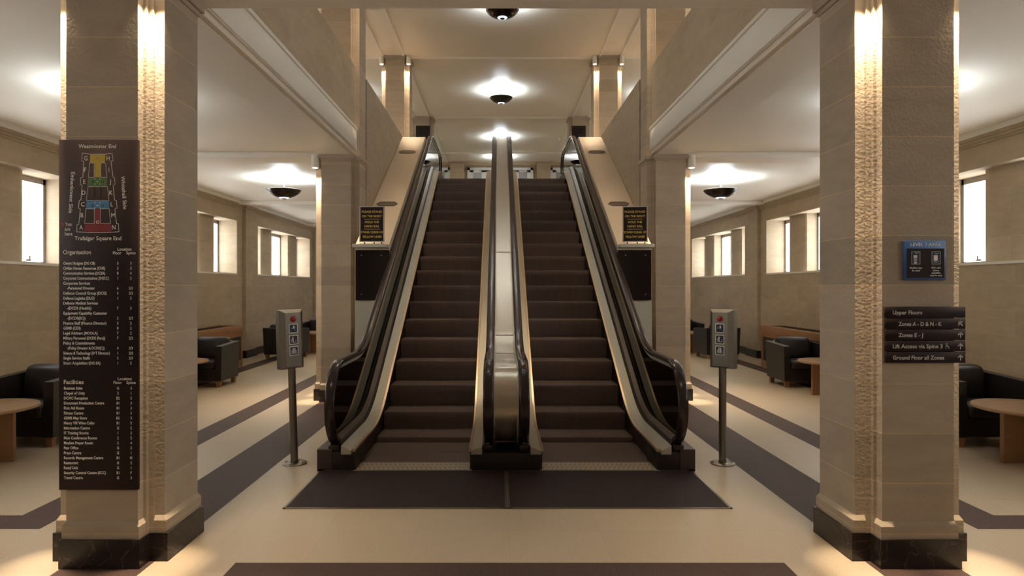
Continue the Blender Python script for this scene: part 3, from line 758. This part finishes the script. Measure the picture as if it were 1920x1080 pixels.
# directory board
root = empty('directory_board', (-2.335, YP, 0.44)); o = tuple(root.location)
tag(root, 'tall black directory board with building plan and floor lists on the left near pillar', 'sign')
x0, z1 = px(114, 263); x1, z0 = px(262, 917); yb = YP-0.018; yt = yb-0.0008
mb = MB(); mb.box(x0, x1, yb, YP, z0, z1, bev=0.002); mb.build('board', 'signblack', root, o)
K = 1/328.5
rowsA = [('Central Budgets (DG CB)', '3', '3'), ('Civilian Human Resources (CHR)', '3', '3'), ('Communication Services (DCSA)', '8', '4'), ('Corporate Communications (DGCC)', '1', '2'), ('Corporate Services', '', ''), ('  -Personnel Director', '6', '2/3'), ('Defence Council Group (DCG)', '5', '2/3'), ('Defence Logistics (DLO)', '1', '3'), ('Defence Medical Services', '', ''), ('  -(DCDS (Health))', '7', '3'), ('Equipment Capability Customer', '', ''), ('  -(DCDS(EC))', '2', '2/3'), ('Finance Staff (Finance Director)', '3', '2'), ('GSMB (CDI)', '8', '2'), ('Legal Advisers (MODLA)', '7', '2'), ('Military Personnel (DCDS (Pers))', '7', '2/3'), ('Policy & Commitments', '', ''), ('  -(Policy Director & DCDS(C))', '4', '2/3'), ('Science & Technology (S+T Director)', '1', '2/3'), ('Single Service Staffs', '5', '2/3'), ('Smart Acquisition (DG SA)', '1', '2')]
rowsB = [('Business Suite', 'G', '3'), ('Chapel of Unity', '2', '1'), ('DCMC Reception', 'B2', '3'), ('Document Production Centre', 'B1', '3'), ('First Aid Room', 'B1', '3'), ('Fitness Centre', 'B1', '3'), ('GSMB Map Store', 'B2', '3'), ('Henry VIII Wine Cellar', 'B1', '2'), ('Information Centre', 'G', '2'), ('IT Training Rooms', '1', '3'), ('Main Conference Rooms', '2', '2'), ('Moslem Prayer Room', '2', '4'), ('Pass Office', 'G', '2'), ('Press Centre', 'G', '1'), ('Records Management Centre', 'B1', 'M'), ('Restaurant', 'G', '2'), ('Retail Unit', 'G', '1'), ('Security Control Centre (SCC)', 'B1', 'F'), ('Travel Centre', 'G', '3')]
mb = MB()
def T(s, x, y, h, al='l', w=None, rot=0, bold=0.014, wk=0.86):
    a, b = px(x, y); put_text(mb, s, a, b, h*K, w*K if w else None, al, rot, yt, 0, bold, wk)
WA = {0: 59, 1: 78, 2: 78, 3: 85, 7: 58, 18: 87, 17: 70, 15: 78}
for i, (t, f, sp) in enumerate(rowsA):
    y = 496.2+9.32*i; ind = t.startswith('  '); xx = 122.5+(7 if ind else 0)
    T(t.strip(), xx, y, 5.0, w=WA.get(i), bold=0.028)
    if f: T(f, 224, y, 4.9, 'c', bold=0.02); T(sp, 248.5, y, 4.9, 'c', bold=0.02)
for i, (t, f, sp) in enumerate(rowsB):
    y = 729.4+9.29*i; T(t, 123.5, y, 5.0, bold=0.028, wk=0.84); T(f, 224.5, y, 4.9, 'c', bold=0.02); T(sp, 249, y, 4.9, 'c', bold=0.02)
T('Organisation', 122, 476.8, 7.6, w=52); T('Location', 236.5, 470, 5.3, 'c', w=26); T('Floor', 223, 477, 5.3, 'c', w=16); T('Spine', 248.5, 477, 5.3, 'c', w=17.5)
T('Facilities', 123.3, 719.2, 7.6, w=37); T('Location', 237, 712, 5.3, 'c', w=26); T('Floor', 224, 719, 5.3, 'c', w=16); T('Spine', 249, 719, 5.3, 'c', w=17.5)
T('Westminster End', 186, 279, 7.2, 'c', w=70.5); T('Trafalgar Square End', 187, 450.6, 7.2, 'c', w=87.5)
T('Embankment Side', 138.3, 362, 7.0, 'c', w=77, rot=R(-93.5)); T('Whitehall Side', 235.8, 362, 7.0, 'c', w=62.5, rot=R(-86))
for i, t in enumerate(('You', 'are', 'here')): T(t, 125.3, 424+9*i, 6.3)
for i, y in enumerate((152, 220, 291, 356, 425, 490, 562)):
    for side in (0, 1):
        L_ = ('GFEDCBA', 'HIJKLMN')[side][i]; xx = ((205, 201, 196, 192, 187, 182, 177), (337, 342, 350, 354, 359, 366, 371))[side][i]
        T(L_, 100+xx/3.178, 250+(y+12.5)/3.178, 7.9, 'c', bold=0.01)
mb.build('lettering', 'signwhite', root, o)
def cp(p): return px(100+p[0]/3.178, 250+p[1]/3.178)
plan = MB()
for m_, polys in ((1, [[(230, 131), (320, 131), (318, 180), (228, 180)], [(257, 180), (292, 180), (292, 265), (257, 265)]]), (2, [[(218, 270), (330, 270), (332, 318), (215, 318)]]), (3, [[(208, 405), (342, 405), (344, 450), (205, 450)]]), (4, [[(258, 455), (290, 455), (292, 540), (257, 540)], [(200, 540), (355, 540), (358, 588), (195, 588)]])):
    for p in polys: flat(plan, [cp(q) for q in p], yt+0.0003, m_)
outl = [(183, 122), (230, 128), (322, 128), (361, 123), (367, 168), (354, 170), (366, 265), (376, 267), (378, 308), (367, 312), (375, 400), (386, 402), (390, 448), (377, 452), (387, 540), (398, 541), (401, 588), (340, 592), (275, 593), (210, 592), (150, 588), (153, 545), (163, 543), (172, 452), (161, 448), (166, 402), (176, 400), (183, 312), (172, 308), (175, 267), (187, 265), (193, 172), (181, 168)]
lw = 0.0030
line(plan, [cp(p) for p in outl], lw, yt, 0, True)
for poly in ([(228, 180), (254, 180), (254, 265), (220, 265)], [(294, 180), (322, 180), (330, 265), (294, 265)], [(217, 320), (256, 320), (256, 402), (208, 402)], [(294, 320), (333, 320), (342, 402), (294, 402)], [(205, 452), (255, 452), (255, 538), (198, 538)], [(292, 452), (343, 452), (352, 538), (292, 538)], [(256, 320), (294, 320), (294, 402), (256, 402)]):
    line(plan, [cp(p) for p in poly], lw*0.8, yt, 0, True)
c = cp((275, 531)); disc(plan, c, 0.0095, yt-0.0002, 0); disc(plan, c, 0.0062, yt-0.0005, 4)
you = MB(); disc(you, cp((66, 543)), 0.0075, yt, 0); disc(you, cp((66, 543)), 0.003, yt-0.0003, 1); you.build('location_dot', ['orange', 'signblack'], root, o)
disc(plan, cp((274, 153)), 0.006, yt, 6); disc(plan, cp((274, 153)), 0.004, yt-0.0003, 0)
for yy in (290, 432):
    for dx in (-30, 30): flat(plan, [cp((274+dx-6, yy-5)), cp((274+dx+6, yy-5)), cp((274+dx+6, yy+8)), cp((274+dx-6, yy+8))], yt, 6); line(plan, [cp((274+dx-2, yy-2)), cp((274+dx-2, yy+5))], 0.002, yt-0.0003, 0)
    for dx, dy in ((-14, -16), (14, -16), (-14, 16), (14, 16)): disc(plan, cp((274+dx, yy+dy)), 0.0035, yt-0.0003, 0, 8); disc(plan, cp((274+dx, yy+dy)), 0.0018, yt-0.0005, 6, 8)
    disc(plan, cp((274, yy)), 0.004, yt, 0, 8)
plan.build('building_plan', ['signwhite', 'myellow', 'mgreen', 'mblue', 'mred', 'orange', 'signblack'], root, o)

# blue level sign
root = empty('level_sign', (2.36, YP, 1.64)); o = tuple(root.location)
tag(root, 'small blue framed LEVEL 1 AREA mobile phone sign on the right near pillar', 'sign')
SP = lambda x, y: px(1685+x/12.71, 445+y/12.71)
x0, z1 = SP(90, 90); x1, z0 = SP(1080, 1015)
mb = MB(); mb.box(x0, x1, yb, YP, z0, z1, bev=0.003); mb.build('board', 'signblue', root, o)
mb = MB(); a, b = SP(150, 270); c, d = SP(1040, 968); mb.box(a, c, yb-0.001, yb, d, b); mb.build('inset', 'signblack', root, o)
def T2(s, x, y, h, al='c', w=None, bold=0.015): a, b = SP(x, y); put_text(mb, s, a, b, h*K/12.71, w*K/12.71 if w else None, al, 0, yb-0.0016, 0, bold)
mb = MB(); T2('LEVEL 1 AREA', 600, 212, 76, w=725); mb.build('heading', 'signwhite', root, o)
mb = MB()
T2('Mobiles may', 365, 748, 38, w=290, bold=0.02); T2('be used', 365, 810, 38, w=185, bold=0.02); mb.build('caption', 'signwhite', root, o)
mb = MB()
for i, (t, wd) in enumerate((('PDA with', 215), ('phone', 140), ('capability', 215), ('may be used', 285))): T2(t, 842, 745+61*i, 36, w=wd, bold=0.02)
mb.build('caption', 'signwhite', root, o)
for (xa, xb, kind) in ((262, 460, 0), (742, 940, 1)):
    mb = MB(); r = [SP(xa, 345), SP(xb, 345), SP(xb, 640), SP(xa, 640)]
    flat(mb, r, yb-0.0014, 1); line(mb, r, 0.0022, yb-0.0017, 2, True); xm = (xa+xb)/2-10
    if kind == 0:
        r2 = lambda a, b, c, d, m_: flat(mb, [SP(a, b), SP(c, b), SP(c, d), SP(a, d)], yb-0.0018, m_)
        r2(308, 430, 392, 494, 0)
        for i in range(3):
            for j in range(3): r2(310+28*i, 505+27*j, 334+28*i, 525+27*j, 2)
        r2(316, 588, 390, 632, 2); r2(340, 592, 364, 614, 0)
        line(mb, [SP(340, 358), SP(375, 392), SP(420, 358)], 0.0025, yb-0.0018, 2)
    else:
        flat(mb, [SP(785, 430), SP(880, 430), SP(880, 545), SP(840, 575), SP(825, 575), SP(785, 545)], yb-0.0018, 0)
        line(mb, [SP(770, 560), SP(800, 600), SP(880, 600), SP(900, 560)], 0.0025, yb-0.0018, 2); line(mb, [SP(820, 380), SP(850, 405), SP(895, 380)], 0.0025, yb-0.0018, 2)
    mb.build('phone_symbol', ['signwhite', 'navy', 'signgrey'], root, o)

# wayfinding sign of five slats
root = empty('wayfinding_sign', (2.36, YP, 1.16)); o = tuple(root.location)
tag(root, 'black five-slat wayfinding sign with arrows, Upper Floors at its top, on right near pillar', 'sign')
lines_ = [('Upper Floors', 1671, 55, 575, 595.5, 589.3, None), ('Zones A - D & N - K', 1681.5, 81, 596.5, 616.5, 610.7, 'd'), ('Zones E - J', 1681.5, 46, 617.5, 637.5, 631.5, 'u'), ('Lift Access via Spine 3', 1671, 93, 638.5, 658.5, 652.4, 'u'), ('Ground Floor all Zones', 1671, 96, 659.5, 680, 673.6, 'u')]
for t, xx, wd, ya, yb_, base, arr in lines_:
    a, z1 = px(1658.5, ya); c, z0 = px(1807, yb_)
    mb = MB(); mb.box(a, c, YP-0.016, YP, z0, z1, bev=0.0015); sl = mb.build('slat', 'signblack', root, o)
    mb = MB(); a, b = px(xx, base); put_text(mb, t, a, b, 7.0*K, wd*K, 'l', 0, YP-0.0168, 0, 0.022)
    if arr:
        cx_, cz_ = px(1797.5, (ya+yb_)/2); L_ = 4.6*K; ang = R(45) if arr == 'd' else 0
        rt = lambda p: (cx_+p[0]*math.cos(ang)-p[1]*math.sin(ang), cz_+p[0]*math.sin(ang)+p[1]*math.cos(ang))
        line(mb, [rt((0, -L_)), rt((0, L_*0.8))], 2.0*K, YP-0.0168); line(mb, [rt((-L_*0.85, 0.1*L_)), rt((0, L_)), rt((L_*0.85, 0.1*L_))], 2.0*K, YP-0.0170)
    if 'Lift' in t:
        W = lambda x, y: px(1768+x, 643.5+y)
        disc(mb, W(3.4, 0.8), 1.1*K, YP-0.0168, 0, 10); line(mb, [W(3.4, 2), W(3.6, 6), W(7, 6), W(8.3, 9)], 1.1*K, YP-0.0168); line(mb, [W(3.5, 4), W(6.2, 4)], 0.9*K, YP-0.0168)
        line(mb, [(W(4.2, 7.2)[0]+2.9*K*math.cos(R(q)), W(4.2, 7.2)[1]+2.9*K*math.sin(R(q))) for q in range(140, 350, 20)], 0.9*K, YP-0.0168)
    mb.build('lettering', 'signgrey', sl, o)

# notices on the ledges
def notice(s_, rz):
    nm = 'left' if s_ < 0 else 'right'
    root = empty('notice_stand', (s_*1.775, 8.64, 2.1755), rz)
    tag(root, 'gold lettered black escalator notice in a chrome frame on the %s ledge' % nm, 'sign', 'escalator notices on the ledges')
    w_, z0, z1 = 0.335, 0.03, 0.515
    mb = MB(); t = 0.013
    for r in ((-w_/2, -w_/2+t, z0, z1), (w_/2-t, w_/2, z0, z1), (-w_/2, w_/2, z0, z0+t), (-w_/2, w_/2, z1-t, z1)): mb.box(r[0], r[1], -0.013, 0.013, r[2], r[3])
    mb.build('frame', 'silver', root)
    mb = MB(); mb.box(-w_/2+t, w_/2-t, -0.006, 0.006, z0+t, z1-t); mb.build('panel', 'signblack', root)
    mb = MB(); mb.box(-w_/2+0.005, w_/2-0.005, -0.04, 0.04, 0, 0.008)
    for xx in (-0.10, 0.03, 0.13): mb.box(xx-0.008, xx+0.008, -0.008, 0.008, 0.006, 0.032)
    mb.build('foot', 'steel2', root)
    mb = MB(); U = 0.335/510
    for t_, wd, y in (('PLEASE STAND', 418, 252), ('ON THE RIGHT', 408, 345), ('HOLD THE', 285, 470), ('HAND RAIL', 310, 560), ('STAND CLEAR OF', 452, 685), ('YELLOW LINES', 395, 780)):
        put_text(mb, t_, 0, z0+(872-y)*U*0.97, 42*U, wd*U, 'c', 0, -0.0068, 0, 0.02)
    for y in (387, 600): zz = z0+(872-y)*U*0.97; flat(mb, [(-0.105, zz-0.0025), (0.105, zz-0.0025), (0.105, zz+0.0025), (-0.105, zz+0.0025)], -0.0068)
    mb.build('lettering', 'signgold', root)
notice(-1, 0.0); notice(1, R(-6))

# emergency-stop posts with pictograms
def post(s_, x, y, rz, lean):
    nm = 'left' if s_ < 0 else 'right'
    root = empty('sign_post', (x, y, 0), 0); root.rotation_euler = (0, lean, rz)
    tag(root, 'steel pictogram post with red button beside the foot of the %s escalator' % ('left-hand' if s_ < 0 else 'right-hand'), 'post', 'steel pictogram posts')
    mb = MB(); mb.lathe([(0.108, 0.0), (0.108, 0.008), (0.1, 0.013), (0.036, 0.013), (0.036, 0.03), (0.0001, 0.03)], 36)
    for k in range(4): mb.cyl((0.082*math.cos(k*1.571+0.6), 0.082*math.sin(k*1.571+0.6), 0.012), 0.009, 0.006, 8)
    mb.build('base_plate', 'steel2', root)
    mb = MB(); mb.cyl((0, 0, 0.01), 0.033, 0.87, 24); mb.build('pole', 'steel2', root)
    w_, dd, z0, z1, ch_ = 0.112, 0.055, 0.865, 1.395, 0.045
    mb = MB()
    mb.loft([[(-w_, dd, z0), (w_, dd, z0), (w_, dd, z1), (-w_, dd, z1)], [(-w_, -0.01, z0), (w_, -0.01, z0), (w_, -0.01, z1), (-w_, -0.01, z1)], [(-w_+ch_*0.9, -dd, z0+0.02), (w_-ch_*0.9, -dd, z0+0.02), (w_-ch_*0.9, -dd, z1-0.025), (-w_+ch_*0.9, -dd, z1-0.025)]])
    hd = mb.build('head', 'steel2', root, ang=15)
    mb = MB(); mb.lathe([(0.028, 0.0), (0.028, 0.004), (0.02, 0.006), (0.02, 0.014), (0.012, 0.02), (0.0001, 0.021)], 20, (0, -dd, 1.312), axis='Y'); mb.build('button', 'red', hd)
    for k, zc in enumerate((1.2285, 1.127, 1.028)):
        mb = MB(); h = 0.042; y0 = -dd-0.001
        q = lambda r, yy, m_: flat(mb, [(-r, zc-r), (r, zc-r), (r, zc+r), (-r, zc+r)], yy, m_)
        mb.box(-h, h, -dd-0.001, -dd, zc-h, zc+h, m=0); q(h*0.84, y0-0.0005, 1); y1 = y0-0.001
        def man(cx_, cz_, sc_):
            disc(mb, (cx_, cz_+0.021*sc_), 0.0055*sc_, y1, 0, 10); line(mb, [(cx_, cz_+0.013*sc_), (cx_, cz_-0.003*sc_)], 0.009*sc_, y1, 0)
            for d in (-1, 1): line(mb, [(cx_+d*0.003*sc_, cz_-0.003*sc_), (cx_+d*0.003*sc_, cz_-0.022*sc_)], 0.0045*sc_, y1, 0)
        if k == 0:
            line(mb, [(0.002, zc+0.022), (0.002, zc+0.002), (0.008, zc+0.002), (0.008, zc+0.02)], 0.007, y1, 0); line(mb, [(-0.024, zc+0.016), (0.0, zc), (0.022, zc-0.02)], 0.003, y1, 2); line(mb, [(-0.02, zc), (0.014, zc+0.004)], 0.003, y1, 0)
        elif k == 1:
            man(-0.007, zc, 1); line(mb, [(-0.022, zc-0.018), (-0.02, zc+0.006), (-0.008, zc+0.01)], 0.0035, y1, 0); line(mb, [(0.0, zc-0.022), (0.02, zc-0.022), (0.02, zc)], 0.0035, y1, 0)
        else:
            man(-0.008, zc, 1); man(0.008, zc, 1)
            for d in (-1, 1): line(mb, [(d*0.011, zc+0.008), (d*0.02, zc+0.002), (d*0.023, zc-0.022)], 0.0035, y1, 0)
            line(mb, [(-0.023, zc-0.023), (0.023, zc-0.023)], 0.003, y1, 0)
        mb.build('pictogram', ['signwhite', 'navy', 'mblue'], hd)
post(-1, -1.915, 5.80, R(44), R(-1.8)); post(1, 1.964, 5.80, R(-44), 0)

# ------------------------------------------------------------------ upper-floor things
for s_, nm in ((-1, 'left'), (1, 'right')):
    root = empty('wall_screen', (s_*2.32, PY[3]-HS, 5.9)); o = tuple(root.location)
    tag(root, 'black glossy screen high on the %s rear column of the upper floor' % nm, 'screen', 'black screens on the upper columns')
    a, b = sorted((s_*2.09, s_*2.51)); mb = MB(); mb.box(a, b, PY[3]-HS-0.06, PY[3]-HS, 5.72, 6.36, bev=0.004); mb.build('casing', 'blackmetal', root, o)
    mb = MB(); mb.box(a+0.015, b-0.015, PY[3]-HS-0.062, PY[3]-HS-0.058, 5.735, 6.345); mb.build('panel', 'screen', root, o)
    root = empty('exit_sign', (s_*2.37, 22.0, 5.73)); o = tuple(root.location)
    tag(root, 'green and white running figure exit sign seen through the %s upper glass' % nm, 'sign', 'hanging exit signs')
    x = s_*2.37; mb = MB(); mb.box(x-0.11, x+0.11, 21.97, 22.03, 5.73, 5.92, bev=0.004); bd = mb.build('sign_box', 'exit', root, o)
    mb = MB(); disc(mb, (x-0.03, 5.875), 0.02, 21.968); line(mb, [(x-0.03, 5.85), (x-0.045, 5.80)], 0.03, 21.968); line(mb, [(x-0.045, 5.80), (x-0.015, 5.765)], 0.018, 21.968); line(mb, [(x-0.045, 5.8), (x-0.085, 5.775)], 0.018, 21.968); line(mb, [(x-0.085, 5.835), (x+0.01, 5.83)], 0.016, 21.968)
    flat(mb, [(x+0.045, 5.755), (x+0.09, 5.755), (x+0.09, 5.895), (x+0.045, 5.895)], 21.968); mb.build('running_figure', 'exitw', bd, o)
    mb = MB(); mb.box(x-0.11, x+0.11, 21.98, 22.02, 5.92, 6.03); mb.box(x-0.012, x+0.012, 21.99, 22.01, 6.02, ZU); mb.build('hanger', 'white', root, o)
    root = MB(); root.lathe([(0.0001, -0.045), (0.03, -0.042), (0.05, -0.02), (0.055, 0.0)], 18); dt = root.build('smoke_detector', 'white'); dt.location = (s_*1.99, 21.8, ZU)
    tag(dt, 'small white smoke detector on the upper ceiling, %s of the far lamp' % nm, 'detector', 'smoke detectors')
